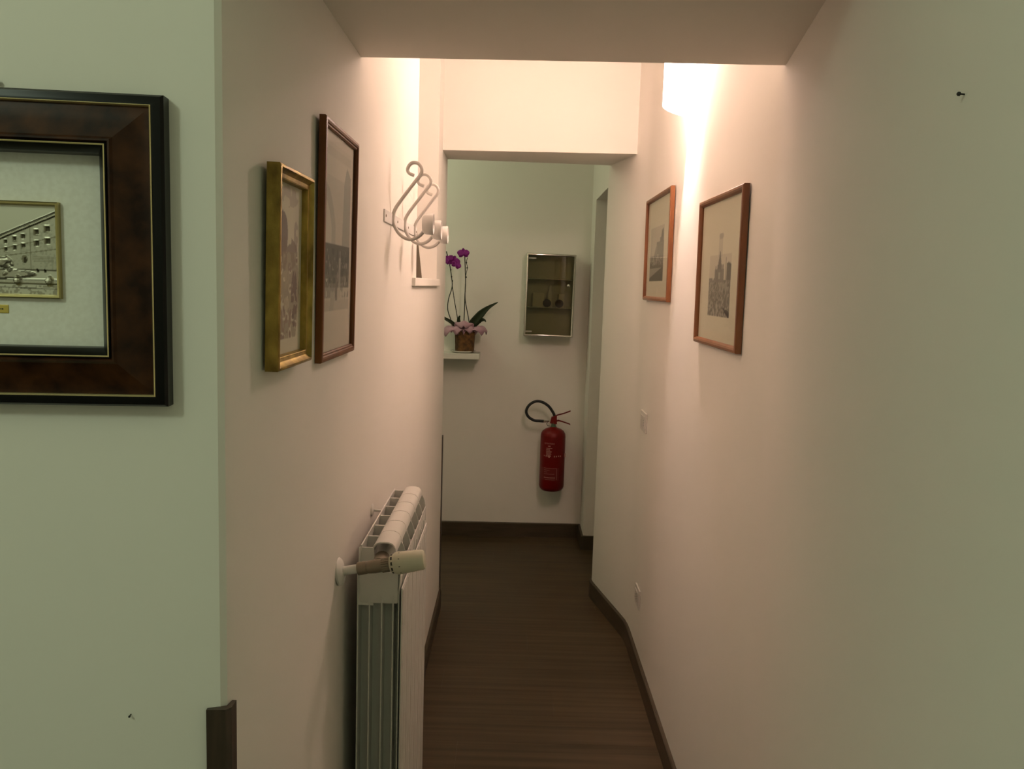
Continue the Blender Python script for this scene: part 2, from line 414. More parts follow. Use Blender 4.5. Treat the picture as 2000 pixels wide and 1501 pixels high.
def img_arch(W, H):
    p = Paint(W, H, (.56, .52, .42)); u, v = p.u, p.v
    n1 = p.n((30, 22), 4); n2 = p.n((60, 44), 5); n3 = p.n((6, 4), 6)
    inside = p.rect(.10, .90, .19, .95)
    p.put(inside, (.46, .44, .35))
    p.put(inside & (v > .80), (.52, .49, .39))  # lighter top: faint reflection of the ceiling beam painted into the sheet
    p.put(inside & (v < .93) & (v > .89) & (u > .0), (.43, .41, .32), .6)
    # big arch on the left, tall tower on the right
    p.put(inside & (u < .42) & (v < .80) & (((u - .05) / .42) ** 2 + ((v - .40) / .37) ** 2 < 1), (.36, .35, .28))
    p.put(inside & (u < .30) & (v < .70) & (((u - .05) / .30) ** 2 + ((v - .40) / .30) ** 2 < 1), (.46, .44, .35))
    p.put(p.quad([(.62, .40), (.90, .40), (.90, .84), (.76, .88), (.68, .80)]) & inside, (.31, .31, .25))
    p.put(inside & (v < .50) & (v > .36), (.17, .175, .14), .9)
    p.put(inside & (u > .10) & (v < .50) & (v > .30) & (n1 > .12), (.075, .08, .055), .85); p.put(inside & (v < .48) & (v > .30) & (n1 > .6), (.05, .053, .036), .7)
    p.put(inside & (v < .32) & (v > .25) & (n1 > .45), (.19, .19, .15), .7)
    p.put(inside & (v < .42) & (v > .24) & (n2 > .78), (.30, .29, .23), .6)
    p.put(inside & (np.abs(u - .58) < .03) & (v < .44) & (v > .25), (.40, .39, .31), .6)
    p.put(inside & (np.abs(u - .48) < .035) & (v < .34) & (v > .235), (.14, .14, .11), .8)
    p.put(inside & (v < .235), (.38, .36, .29), .5)
    return p.a
tp = [(0, 0), (0, .0095), (.0015, .0115), (.006, .0125), (.009, .0115), (.0105, .0095), (.0125, .0095), (.0145, .0075), (.0145, 0)]
picture('picture', 'tall dark print of an arch and tower in a reddish wooden frame, left corridor wall',
        (-.3215, 1.545, 1.6225), (.016, 0, PI / 2), .288, .398, tp, 'redwood', img_arch, off=.004, fw=.0145, res=(110, 150))

def img_city(W, H):
    p = Paint(W, H, (.60, .58, .44)); u, v = p.u, p.v
    n1 = p.n((40, 44), 7); n2 = p.n((70, 80), 8)
    ph = p.rect(.24, .76, .185, .62)
    sky = p.rect(.24, .76, .40, .78)
    p.put(sky & (v < .62), (.46, .425, .34), .6)
    p.put((np.abs(u - .50) < .05) & (v > .60) & (v < .76), (.36, .34, .28), .45)
    p.put(p.ell(.51, .745, .05, .022), (.28, .27, .22), .5)
    gnd = ph & (v < .44)
    p.put(gnd, (.185, .18, .14))
    p.put(gnd & (n2 > .62), (.33, .31, .25), .9)
    p.put(gnd & (n2 < .25), (.13, .125, .10), .8)
    p.put(gnd & (v < .27) & (n1 > .68), (.40, .38, .31), .8)
    p.put(p.rect(.24, .76, .355, .42) & (n1 > .45), (.31, .295, .24), .7)
    p.put(p.rect(.38, .60, .42, .515), (.20, .19, .155))                # palace block with spire
    p.put(p.rect(.44, .55, .50, .545), (.18, .17, .14))
    p.put(p.quad([(.455, .545), (.535, .545), (.499, .64), (.491, .64)]), (.17, .16, .13))
    p.put(p.rect(.56, .585, .50, .545), (.20, .19, .155)); p.put(p.rect(.39, .41, .505, .535), (.20, .19, .155))
    p.put(p.rect(.635, .645, .42, .595), (.25, .24, .19))
    p.put(p.rect(.475, .515, .445, .49), (.40, .38, .31), .9)
    p.put(p.quad([(.66, .44), (.76, .44), (.76, .545), (.70, .56), (.66, .55)]), (.15, .145, .115))
    p.put(p.rect(.38, .60, .42, .515) & (np.mod(u * 60, 1) > .6) & (n1 > .3), (.28, .27, .22), .6)
    p.put(p.rect(.24, .38, .42, .45) & (n1 > .4), (.22, .21, .17))
    p.put(p.quad([(.52, .28), (.78, .16), (.78, .225), (.70, .235)]) & ph, (.055, .05, .04))
    return p.a
rp = [(0, 0), (0, .0125), (.0025, .0155), (.008, .0165), (.0125, .0145), (.0145, .011), (.0160, .009), (.0160, 0)]
picture('picture', 'nearer chestnut-framed print of a city square and spired building, right wall below the lamp',
        (.5445, 2.2925, 1.6140), (.007, 0, -PI / 2), .485, .402, rp, 'oakframe', img_city, off=.004, fw=.016, res=(150, 130))

def img_castle(W, H):
    p = Paint(W, H, (.60, .58, .44)); u, v = p.u, p.v
    n1 = p.n((30, 34), 9); n2 = p.n((60, 66), 10)
    ph = p.rect(.14, .72, .165, .72)
    p.put(ph, (.45, .42, .335), .8)
    p.put(p.rect(.42, .72, .40, .565), (.25, .24, .19))
    p.put(p.rect(.56, .70, .555, .60), (.22, .21, .17))
    p.put(p.quad([(.60, .60), (.70, .60), (.695, .685), (.63, .67)]), (.20, .19, .155))
    p.put(p.quad([(.30, .40), (.45, .40), (.45, .54), (.38, .50)]), (.30, .285, .23))
    p.put(p.rect(.14, .72, .36, .42) & (n1 > .3), (.22, .21, .17), .8)
    p.put(p.rect(.185, .205, .42, .64), (.36, .34, .27), .8)
    p.put(p.rect(.14, .72, .295, .37), (.17, .165, .13)); p.put(p.rect(.14, .72, .33, .37) & (n2 > .55), (.33, .31, .25))
    p.put(p.rect(.14, .72, .165, .30), (.34, .32, .255))
    p.put(p.quad([(.14, .165), (.72, .165), (.72, .31), (.14, .20)]), (.14, .135, .105))
    p.put(p.rect(.45, .52, .40, .44), (.38, .36, .29))
    return p.a
picture('picture', 'farther chestnut-framed print of a hilltop tower, right wall near the doorway',
        (.5445, 3.300, 1.7190), (.007, 0, -PI / 2), .560, .402, rp, 'oakframe', img_castle, off=.004, fw=.016, res=(150, 130))

# big dark frame on the near wall -------------------------------------------------
WA = math.atan2(.9605 - .735, -.345 + 2.6)
fx = -.566; fy = .9605 - (-.345 - fx) * math.tan(WA)
big = thing('picture', 'large black and walnut frame holding a silver relief on linen, near left wall', 'picture', (fx, fy, 1.5825), (0, 0, WA))
FW, FH = .1865, .1665
MB().frame(FW, FH, [(0, .001), (0, .020), (.0025, .0245), (.009, .0265), (.0115, .0265), (.0115, .001)]).build('outer_moulding', 'blacklac', big, smooth=25)
MB().frame(FW - .0115, FH - .0115, [(0, .020), (0, .0275), (.0008, .0284), (.0016, .0275), (.0022, .020)]).build('gilt_bead', 'gilt', big, smooth=40)['label'] = 'outer gilt bead'
MB().frame(FW - .0137, FH - .0137, [(0, .001), (0, .0235), (.003, .0240), (.018, .0290), (.034, .0355), (.0365, .0385), (.0385, .0385), (.0400, .0355), (.0402, .001)]).build('walnut_moulding', 'walnut', big, smooth=20)
MB().frame(FW - .0540, FH - .0540, [(0, .001), (0, .0370), (.0012, .0382), (.0030, .0382), (.0040, .037), (.0095, .0290), (.0100, .027), (.0100, .001)]).build('inner_lip', 'blacklac', big, smooth=25)
MB().frame(FW - .0552, FH - .0552, [(0, .0375), (0, .0390), (.0007, .0397), (.0014, .0390), (.0018, .0375)]).build('gilt_bead', 'gilt', big, smooth=40)['label'] = 'inner gilt bead'
MB().box(-FW + .058, FW - .058, -.0070, -.0005, -FH + .058, FH - .058).build('linen_mat', 'linen', big)
PWD, PHT = .0735, .0515
pq = MB().frame(PWD, PHT, [(0, .006), (0, .0135), (.0012, .0145), (.0030, .0140), (.0042, .0105), (.0042, .006)]).build('plaque_frame', 'oldgilt', big, smooth=30)

def relief():
    W, H = 170, 120
    p = Paint(W, H, (.60, .58, .47)); u, v = p.u, p.v
    h = np.zeros_like(u)
    n1 = p.n((26, 36), 21); n2 = p.n((50, 70), 22)
    D = (.055, .045, .025); MD = (.22, .20, .13)
    # receding facade at right and left, sky above
    top = .60 + .33 * np.clip((u - .5) / .5, -.2, 1)
    topl = .60 + .25 * np.clip((.42 - u) / .42, 0, 1)
    fac = (v < top) & (u > .50) & (v > .28); facl = (v < topl) & (u < .42) & (v > .28)
    f = fac | facl
    p.put(f, (.50, .48, .38)); h += f * .0012
    p.put(f & (n2 > .62), (.38, .36, .28), .7)
    for tt, msk in ((top, u > .50), (topl, u < .42)):
        d = tt - v
        p.put(msk & (d > -.012) & (d < .018), D, .9); p.put(msk & (d > .018) & (d < .035), (.68, .65, .52), .9); p.put(msk & (d > .035) & (d < .047), D, .9)
        h += (msk & (d > -.01) & (d < .04)) * .0012
    k = np.clip((u - .5) / .5, 0, 1)
    for fr, rows in ((.30, 1), (.52, 1)):
        line = .30 + (top - .30) * (1 - fr - .13)
        p.put((u > .5) & (np.abs(v - line) < .006), MD, .8)
    for uc in (.56, .62, .685, .745, .845, .925):
        kk = (uc - .5) / .5; T = .60 + .33 * kk
        for fr in (.24, .47):
            vc = .30 + (T - .30) * (1 - fr); ww = .010 + .012 * kk; hh = .020 + .018 * kk
            r = p.rect(uc - ww, uc + ww, vc - hh, vc + hh); r2 = p.rect(uc - ww * .55, uc + ww * .8, vc - hh * .8, vc + hh * .6)
            p.put(r, MD, .9); p.put(r2, D, .9); h -= r2 * .0012; h += (r & ~r2) * .0005
    p.put((u > .795) & (u < .803) & fac, MD, .9)
    p.put(p.ell(.755, .40, .022, .045), MD); p.put(p.ell(.758, .39, .012, .035), D)
    p.put(p.rect(.82, .97, .37, .44) & (np.mod(v * 60, 1) > .6), MD, .6)
    # obelisk and fountain near the middle
    ob = (np.abs(u - .44) < .018 - .012 * (v - .5)) & (v > .42) & (v < .86)
    p.put(ob, (.55, .52, .42)); h += ob * .002; p.put(ob & (u > .445), MD)
    p.put(p.ell(.53, .72, .03, .03) & (n1 > .4), MD, .9)
    rock = (((u - .47) / .20) ** 2 + ((v - .33) / .15) ** 2 < 1) & (n1 > .30)
    p.put(rock & (n1 > .52), (.58, .55, .44)); p.put(rock & (n1 <= .52), D, .85); h += rock * n1 * .003
    bas = ((u - .47) / .36) ** 2 + ((v - .235) / .055) ** 2
    p.put((bas < 1), (.46, .43, .34)); p.put((bas > .72) & (bas < 1), D, .8); h += (bas < 1) * .0018
    p.put(p.rect(.0, 1, .165, .18), D, .7); p.put(p.rect(0, 1, .135, .165) & (n2 > .2), (.52, .49, .39)); p.put(p.rect(0, 1, .122, .132), D, .8); h += p.rect(0, 1, .13, .178) * .0012
    for uc in (.20, .45, .70, .93):
        b = p.ell(uc, .165, .026, .055)
        p.put(b, MD); p.put(p.ell(uc - .008, .18, .012, .035), (.62, .59, .47)); h += b * .003
    p.put((v < .115) & (n2 > .55), (.34, .31, .23), .9)
    p.put((np.abs(v - .085 + .03 * np.abs(u - .6)) < .006), D, .7)
    for uc in (.845, .90):
        p.put(p.ell(uc, .275, .010, .022), D)
    return p.a, h
ra, rh = relief()
print_sheet('relief_plaque', ra, 2 * (PWD - .003), 2 * (PHT - .003), -.0078, big, rh, 'relief')
lp = MB().box(-.017, .017, -.0082, -.0068, -.0685, -.0595, .0006).build('title_plate', 'labelgold', big)
mb = MB()
for k in range(9):
    mb.box(-.0125 + k * .0028, -.0125 + k * .0028 + .0018, -.00850, -.0081, -.0646, -.0634)
mb.build('engraving', 'darkplastic', lp)

def nail(label, loc, rot=(0, 0, 0), r=.0022):
    o = MB().lathe([(.0007, 0), (.0007, -.004), (r, -.0045), (r, -.006), (r * .6, -.0068)], 10, axis='y').build('nail', 'darkplastic', smooth=40)
    o.location = loc; o.rotation_euler = rot
    return tag(o, label, 'nail')
def near_wall(x): return .9605 - (-.345 - x) * math.tan(WA)
nail('dark hanging nail just above the big walnut frame', (-.554, near_wall(-.554) , 1.7575), (0, 0, WA), .003)
nail('tiny dark nail low on the near left wall', (-.434, near_wall(-.434), 1.049), (0, 0, WA), .0012)
nail('small dark nail high on the near right wall', (.3775, .755, 1.733), (0, 0, -PI / 2 + .15), .0018)

# ------------------------------------------------------------------ hook rack
rack = thing('coat_rack', 'white metal wall rack of three scrolled coat hooks with round knobs', 'coat rack', (XL, 2.45, 1.72))
pl = MB().box(0, .004, -.33, .345, -.014, .016, .0012).build('mounting_plate', 'whitemetal', rack)
for yy in (-.315, -.105, .125, .330):
    MB().lathe([(.0035, .0038), (.0035, .0050), (.0018, .0058)], 8, (0, yy, .001), 'x').build('screw', 'brass', pl, smooth=40)
prof = [(.058, .113), (.051, .1155), (.045, .1185), (.0412, .125), (.0425, .134), (.049, .1425), (.058, .1455), (.068, .143), (.0755, .135), (.0775, .125), (.0735, .114), (.064, .102), (.040, .070), (.018, .040), (.008, .022), (.0055, .006), (.0065, -.008), (.012, -.022), (.022, -.036), (.036, -.046), (.050, -.0495), (.066, -.045), (.078, -.036), (.086, -.025), (.090, -.014)]
for yy in (-.20, .035, .275):
    path = spline([(a, 0, b) for a, b in prof], 4)
    hk = MB().tube(path, .0046, 10).build('hook', 'hookmetal', rack, smooth=60, loc=(0, yy, 0))
    MB().lathe([(.004, -.006), (.020, -.004), (.0255, .002), (.027, .010), (.0275, .022), (.0262, .0245), (.0235, .022), (.012, .016), (.0035, .015)], 28, (.086, 0, -.009), 'x').build('knob', 'whitemetal', hk, smooth=35)

# ------------------------------------------------------------------ radiator
RX, RY, RZ = -.297, 1.655, 0
rad = thing('radiator', 'white six-section column radiator with thermostat valve on the left wall', 'radiator', (RX, RY, .170))
def section():
    mb = MB(); a, b = .0010, .0790; Z = .17
    def plate(x0, x1, z0, z1, t=.0022):
        return mb.hexa([(x0, a, z0 - Z), (x0 + t, a, z0 - Z), (x0 + t, b, z0 - Z), (x0, b, z0 - Z)], [(x1, a, z1 - Z), (x1 + t, a, z1 - Z), (x1 + t, b, z1 - Z), (x1, b, z1 - Z)])
    plate(0, 0, .17, .990, .0026); plate(0, .0065, .990, 1.040, .0026)
    for x in (.0235, .0485, .0710): plate(x, x, .20, .935)
    plate(.0825, .0825, .20, .940, .0018); plate(.0825, .0855, .940, .996, .0018)
    mb.box(.001, .088, .0385, .0415, .02, .80)                                  # web
    mb.box(.002, .083, .0025, .0775, .748, .815, .006, 2)                       # headers
    mb.box(.002, .083, .0025, .0775, .010, .070, .006, 2)
    mb.box(.002, .0325, .0040, .0070, .745, .864)                               # end web between back plate and cap
    mb.lathe([(.0165, .0), (.0165, .08)], 20, (.0475, 0, .838), 'y')            # port tube
    for yy in (.0766,):                                                         # cross web and curved fin at the far border
        mb.box(.005, .034, yy, yy + .0030, .790, .8655)
    for yy in (.0766,):
        pts = [(.070, .800)]
        for k in range(8):
            t = k / 7 * PI / 2; pts.append((.0705 + .0165 * math.sin(t), .815 + .044 * math.cos(t)))
        pts.append((.0870, .790)); pts.append((.070, .790))
        f0 = [mb.bm.verts.new((x, yy, z)) for x, z in pts]; f1 = [mb.bm.verts.new((x, yy + .003, z)) for x, z in pts]
        mb.bm.faces.new(f0); mb.bm.faces.new(f1[::-1])
        for i in range(len(pts)):
            j = (i + 1) % len(pts); mb.bm.faces.new((f0[i], f1[i], f1[j], f0[j]))
    return mb
def cap_mesh():
    mb = MB()
    P = [(.0305, .857), (.0305, .8655), (.0335, .8705), (.0380, .8745), (.0440, .8765), (.0520, .8774), (.0610, .8770), (.0685, .8745), (.0735, .8700), (.0760, .8630), (.0765, .8540)]
    Q = [(.0322, .857), (.0323, .8645), (.0350, .8688), (.0390, .8722), (.0446, .8739), (.0520, .8748), (.0605, .8744), (.0672, .8722), (.0717, .8682), (.0740, .8620), (.0745, .8540)]
    rows = []
    for yy in (.0008, .0784): rows.append([(x, yy, z) for x, z in P + Q[::-1]])
    return mb.grid_rows(rows, True, True)
def front_mesh():
    mb = MB(); x = .088
    mb.hexa([(x, .0, .0), (x + .0026, .0, .0), (x + .0026, .0792, .0), (x, .0792, .0)], [(x, .0, .783), (x + .0026, .0, .783), (x + .0026, .0792, .783), (x, .0792, .783)])
    for k in range(1, 5): mb.box(x + .0020, x + .0034, .0792 * k / 5 - .0060, .0792 * k / 5 + .0060, .005, .776)
    return mb
s0 = section().build('section', 'enamel', rad, smooth=25)
c0 = cap_mesh().build('top_cap', 'enamel', s0, smooth=35)
f0 = front_mesh().build('front_plate', 'enamel', s0)
for k in range(1, 6):
    s1 = s0.copy(); COL.objects.link(s1); s1.parent = rad; s1.location = (0, .08 * k, 0)
    for ch in (c0, f0):
        d = ch.copy(); COL.objects.link(d); d.parent = s1
# valve: axis from the wall rosette to the thermostat head (local coords relative to radiator origin)
def lp_(x, y, z): return (x - RX, y - RY, z - .170)
VY = 1.605
Ax0 = Vector(lp_(XL, VY, 1.0015)); Ax1 = Vector(lp_(-.158, VY, 1.031)); d = (Ax1 - Ax0).normalized(); Lh = (Ax1 - Ax0).length
def along(prof, n=24):
    mb = MB(); rows = []; u = d.cross(Vector((0, 1, 0))).normalized(); v = d.cross(u)
    for r, t in prof: rows.append([Ax0 + d * t + r * (math.cos(2 * PI * j / n) * u + math.sin(2 * PI * j / n) * v) for j in range(n)])
    return mb.grid_rows(rows, True, True)
along([(.027, .0), (.0275, .004), (.024, .008), (.012, .011)]).build('wall_rosette', 'enamel', rad, smooth=40)
along([(.0088, .006), (.0088, .042)]).build('supply_pipe', 'enamel', rad, smooth=40)
vb = along([(.0115, .038), (.0125, .039), (.0125, .056), (.0112, .057), (.0118, .0575), (.0132, .072), (.0128, .088)], 20).build('valve_body', 'brass', rad, smooth=35)
mb = MB(); u_ = d.cross(Vector((0, 1, 0))).normalized(); v_ = d.cross(u_)
for j in range(18):
    a = 2 * PI * j / 18; q = math.cos(a) * u_ + math.sin(a) * v_
    mb.tube([Ax0 + d * .086 + q * .0125, Ax0 + d * .1 + q * .0125], .0018, 6)
along_r = along([(.0128, .085), (.0128, .101)], 24)
along_r.build('knurled_ring', 'brass', vb, smooth=35)
mb.build('knurling', 'brass', vb, smooth=40)
MB().tube([lp_(-.247, VY, 1.018), lp_(-.247, VY + .022, 1.0125), lp_(-.2495, RY + .012, 1.009)], [.0125, .0150, .0162], 18).build('valve_union', 'brass', vb, smooth=40)
hd = along([(.0105, .099), (.0165, .104), (.0178, .108), (.0215, .115), (.0220, .119), (.0196, Lh - .006), (.0178, Lh - .001), (.016, Lh)], 32).build('thermostat_head', 'plasticcream', rad, smooth=35)
mb = MB()
for j in range(10):
    a = 2 * PI * j / 10; q = math.cos(a) * u_ + math.sin(a) * v_; t2 = d.cross(q)
    c = Ax0 + d * .1075 + q * .0175
    rows = [c + d * dx + t2 * dy + q * .0006 for dx, dy in ((-.0018, -.0032), (.0018, -.0032), (.0018, .0032), (-.0018, .0032))]
    rows2 = [x - q * .002 for x in rows]
    mb.hexa(rows2, rows)
mb.build('vent_slot', 'darkplastic', hd)
mb = MB()
for j in range(9):
    a = 2 * PI * (j + .3) / 9; q = math.cos(a) * u_ + math.sin(a) * v_; t2 = d.cross(q)
    c = Ax0 + d * .1225 + q * .0216
    rows = [c + d * dx + t2 * dy + q * .0004 for dx, dy in ((-.0014, -.0006), (.0014, -.0006), (.0014, .0008), (-.0014, .0008))]
    mb.hexa([x - q * .001 for x in rows], rows)
mb.build('dial_mark', 'darkplastic', hd)
br = MB().lathe([(.0145, 0), (.0145, .003), (.010, .005), (.004, .006)], 18, lp_(XL, 1.99, 1.021), 'x').tube([lp_(XL + .004, 1.99, 1.021), lp_(RX + .001, 1.99, 1.019)], .0032, 8)
br.build('wall_bracket', 'enamel', rad, smooth=40)
for yy in (1.74, 2.05):
    MB().box(*[c for c in (XL - RX, .001)], yy - RY - .012, yy - RY + .012, .05, .09).build('lower_bracket', 'enamel', rad)

# ------------------------------------------------------------------ wall plates on the right wall
def plate(name, label, y0, y1, z0, z1, dot, group=None):
    t = thing(name, label, 'socket', (.547, (y0 + y1) / 2, (z0 + z1) / 2), (0, 0, -PI / 2))
    w, h = (y1 - y0) / 2, (z1 - z0) / 2
    MB().box(-w, w, -.007, 0, -h, h, .002).build('cover_plate', 'switch', t)
    for k in (-1, 0, 1):
        q = MB().box(k * w * .52 - w * .23, k * w * .52 + w * .23, -.010, -.006, -h * .62, h * .62, .001).build('module', 'switch', t)
        if k in dot:
            mb = MB()
            for zz in (-.010, 0, .010): mb.lathe([(.0028, -.0103), (.0028, -.0098)], 10, (k * w * .52, 0, zz), 'y')
            mb.build('socket_hole', 'darkplastic', q)
    return t
plate('wall_socket', 'pale socket plate at waist height on the right wall', 3.405, 3.545, .984, 1.064, (1,))
plate('wall_socket', 'pale socket plate just above the skirting on the right wall', 3.36, 3.47, .264, .345, (-1, 0, 1))

# ------------------------------------------------------------------ steel cabinet and contents
cab = thing('medicine_cabinet', 'stainless steel wall cabinet with a smoked glass door on the end wall', 'cabinet', (.205, 5.247, 1.508), (0, .012, .026))
CW, CH, CD = .145, .243, .120
mb = MB().box(-CW, CW, -.004, -.001, -CH, CH).box(-CW, -CW + .003, -CD, -.004, -CH, CH).box(CW - .003, CW, -CD, -.004, -CH, CH).box(-CW + .003, CW - .003, -CD, -.004, CH - .003, CH).box(-CW + .003, CW - .003, -CD, -.004, -CH, -CH + .003)
mb.build('cabinet_body', 'steelbox', cab)
dr = MB().frame(CW + .002, CH + .002, [(0, CD + .001), (0, CD + .0095), (.0015, CD + .0125), (.004, CD + .0145), (.007, CD + .0150), (.010, CD + .0140), (.012, CD + .0110), (.012, CD + .001)]).build('door_frame', 'steel', cab, smooth=50)
MB().box(-CW + .008, CW - .008, -CD - .009, -CD - .005, -CH + .008, CH - .008).build('door_glass', 'smoked', cab)
for z in (.098, -.070):
    MB().box(-CW + .004, CW - .004, -CD + .006, -.005, z - .004, z).build('shelf', 'steel', cab)
MB().lathe([(.009, -CD - .009), (.009, -CD - .0125), (.006, -CD - .0145), (.002, -CD - .0145)], 16, (.108, 0, .062), 'y').build('lock', 'steel', cab, smooth=40)
for x, z, wv in ((-.112, .216, .022), (-.118, -.216, .020)):
    MB().box(x - wv, x + wv, -CD - .0104, -CD - .0092, z - .004, z + .004).build('sticker', 'sticker', cab)
def inside(name, label, cat, mb, mt, x, y, z, smooth=None, group=None):
    o = mb.build(name, mt, smooth=smooth)
    o.location = (.205 + x, 5.247 + y + .026 * x, 1.508 + z - .012 * x); o.rotation_euler = (0, .012, .026)
    return tag(o, label, cat, group)
SZ = -.070
inside('carton', 'pale low carton at left inside the steel cabinet', 'box', MB().box(-.034, .034, -.03, .03, 0, .082, .002), 'carton', -.064, -.055, SZ)
inside('carton', 'pale narrow carton at right inside the steel cabinet', 'box', MB().box(-.018, .018, -.03, .03, 0, .080, .002), 'carton', .075, -.05, SZ)
inside('bottle', 'upright pale bottle in the middle of the steel cabinet', 'bottle', MB().lathe([(.016, 0), (.017, .004), (.017, .085), (.009, .1), (.009, .115), (.010, .116), (.010, .13), (.008, .131)], 18), 'carton', .008, -.04, SZ, 35)
inside('tape_roll', 'dark tape roll, left one on the lower cabinet shelf', 'tape', MB().lathe([(.012, -.016), (.024, -.016), (.024, .016), (.012, .016), (.012, -.016)], 24, (0, 0, .024), 'y'), 'rolldark', -.012, -.093, SZ, 35)
inside('tape_roll', 'dark tape roll, right one on the lower cabinet shelf', 'tape', MB().lathe([(.012, -.016), (.024, -.016), (.024, .016), (.012, .016), (.012, -.016)], 24, (0, 0, .024), 'y'), 'rolldark', .062, -.098, SZ, 35)

# ------------------------------------------------------------------ fire extinguisher
ext = thing('fire_extinguisher', 'red fire extinguisher with black hose hanging on the end wall', 'fire extinguisher', (.259, 5.145, .325))
body = MB().lathe([(.030, .006), (.045, 0), (.060, .004), (.071, .016), (.0755, .030), (.0755, .335), (.073, .352), (.064, .368), (.046, .380), (.026, .386), (.018, .392)], 36).build('cylinder', 'extred', ext, smooth=40)
# label wrap
def wrap(name, a0, a1, z0, z1, r, mt, parent):
    rows = []
    for z in (z0, z1): rows.append([(r * math.sin(a0 + (a1 - a0) * j / 14), -r * math.cos(a0 + (a1 - a0) * j / 14), z) for j in range(15)])
    return MB().grid_rows(rows).build(name, mt, parent, smooth=60)
wrap('label_panel', -1.15, .55, .075, .152, .0760, 'extredlabel', body)
def text_wrap(txt, size, a_c, z, r, parent, mt='exttext'):
    cu = bpy.data.curves.new('lettering', 'FONT'); cu.body = txt; cu.size = size; cu.align_x = 'CENTER'; cu.resolution_u = 2
    o = bpy.data.objects.new('lettering', cu); COL.objects.link(o)
    dg = bpy.context.evaluated_depsgraph_get(); me = bpy.data.meshes.new_from_object(o.evaluated_get(dg))
    COL.objects.unlink(o); bpy.data.objects.remove(o)
    for v in me.vertices:
        a = a_c + v.co.x / r; v.co = (r * math.sin(a), -r * math.cos(a), z + v.co.y)
    me.materials.clear(); me.materials.append(M[mt])
    q = bpy.data.objects.new('lettering', me); COL.objects.link(q); q.parent = parent
    return q
text_wrap('ESTINTORE', .0125, -.32, .296, .0764, body)
mb = MB()
def bar(a0, a1, z0, z1, r=.0764):
    rows = []
    for z in (z0, z1): rows.append([(r * math.sin(a0 + (a1 - a0) * j / 5), -r * math.cos(a0 + (a1 - a0) * j / 5), z) for j in range(6)])
    mb.grid_rows(rows)
rr = random.Random(3)
bar(-.42, -.22, .282, .288)
for k in range(8):
    bar(-.58, -.58 + .32 + .22 * rr.random(), .230 + k * .0058, .2325 + k * .0058)
for k in range(9):
    a = -.78 + k * .17
    if k != 4: bar(a, a + .05 + .06 * rr.random(), .222 - .004 * rr.random(), .228)
bar(-.36, -.26, .214, .228)
for k in range(9):
    a = -.70 + k * .105; bar(a, a + .075, .090, .0955)
bar(-.72, .32, .150, .1515); bar(.34, .36, .080, .150); bar(-.60, .20, .080, .0815)
for k in range(3): bar(-.70, -.45 + .7 * rr.random(), .138 - k * .012, .1395 - k * .012)
mb.build('printed_text', 'exttext', body)['kind'] = 'stuff'
MB().box(.0685, .0765, -.040, -.022, .214, .236, .001).build('service_tag', 'exttext', ext)
MB().tube([(0, 0, .385), (0, 0, .398), (0, 0, .400), (0, 0, .420)], [.018, .018, .014, .014], 16).build('neck_ring', 'valvegreen', ext, smooth=40)
vh = MB().hexa([(-.022, -.014, .415), (.020, -.014, .410), (.020, .014, .410), (-.022, .014, .415)], [(-.014, -.012, .452), (.018, -.012, .462), (.018, .012, .462), (-.014, .012, .452)])
vh.build('valve_head', 'extred', ext)
def lever(name, pts):
    rows = [[(x, -w_, z - t), (x, w_, z - t), (x, w_, z + t), (x, -w_, z + t)] for x, z, w_, t in pts]
    return MB().grid_rows(rows, True, True).build(name, 'extred', ext)
lever('carrying_handle', [(0, .424, .011, .004), (.030, .432, .011, .0035), (.060, .424, .010, .003), (.098, .412, .008, .003), (.101, .408, .008, .003)])
lever('squeeze_lever', [(-.005, .452, .011, .004), (.025, .466, .010, .003), (.060, .476, .009, .003), (.100, .492, .008, .003)])
hose = [(.006, 0, .452), (-.004, -.004, .478), (-.033, -.006, .517), (-.071, -.008, .541), (-.111, -.010, .546), (-.150, -.010, .523), (-.168, -.010, .485), (-.154, -.010, .451), (-.120, -.010, .430), (-.090, -.009, .427), (-.061, -.008, .426)]
MB().tube(spline(hose, 6), .0085, 12).build('hose', 'rubber', ext, smooth=60)
MB().tube([(-.064, -.008, .426), (-.050, -.007, .426), (-.046, -.007, .426), (-.027, -.005, .426)], [.0078, .0078, .006, .005], 12).build('nozzle', 'steel', ext, smooth=40)
MB().tube([(-.034, .002, .425), (-.042, .002, .410), (-.036, .002, .398), (-.022, .001, .396)], .0018, 6).build('safety_pin_ring', 'darkplastic', ext, smooth=60)
MB().box(-.02, .02, .070, .1045, .32, .36).build('wall_hook', 'steel', ext)

# ------------------------------------------------------------------ shelf with the orchid
shf = MB().box(-.72, -.198, 5.055, 5.237, 1.119, 1.153, .002).build('wall_shelf', 'shelf')
tag(shf, 'white wall shelf under the orchid on the end wall', 'shelf')
sau = MB().lathe([(.05, 0), (.062, .002), (.074, .010), (.0755, .012), (.073, .013), (.060, .006), (.03, .005)], 32).build('saucer', 'ceramic', smooth=40)
sau.location = (-.300, 5.135, 1.1532); tag(sau, 'white saucer under the bark-covered orchid pot', 'saucer')
oc = thing('potted_orchid', 'magenta orchid in a brown bark pot with pink crepe collar on the shelf', 'plant', (-.290, 5.130, 1.1597))
def wobble_lathe(prof, n, f):
    mb = MB(); rows = []
    for i, (r, h) in enumerate(prof):
        rows.append([(r * f(i, 2 * PI * j / n) * math.cos(2 * PI * j / n), r * f(i, 2 * PI * j / n) * math.sin(2 * PI * j / n), h) for j in range(n)])
    return mb.grid_rows(rows, True, True)
def sq(i, a):
    return (max(abs(math.cos(a - .1)), abs(math.sin(a - .1))) ** -1) ** .55
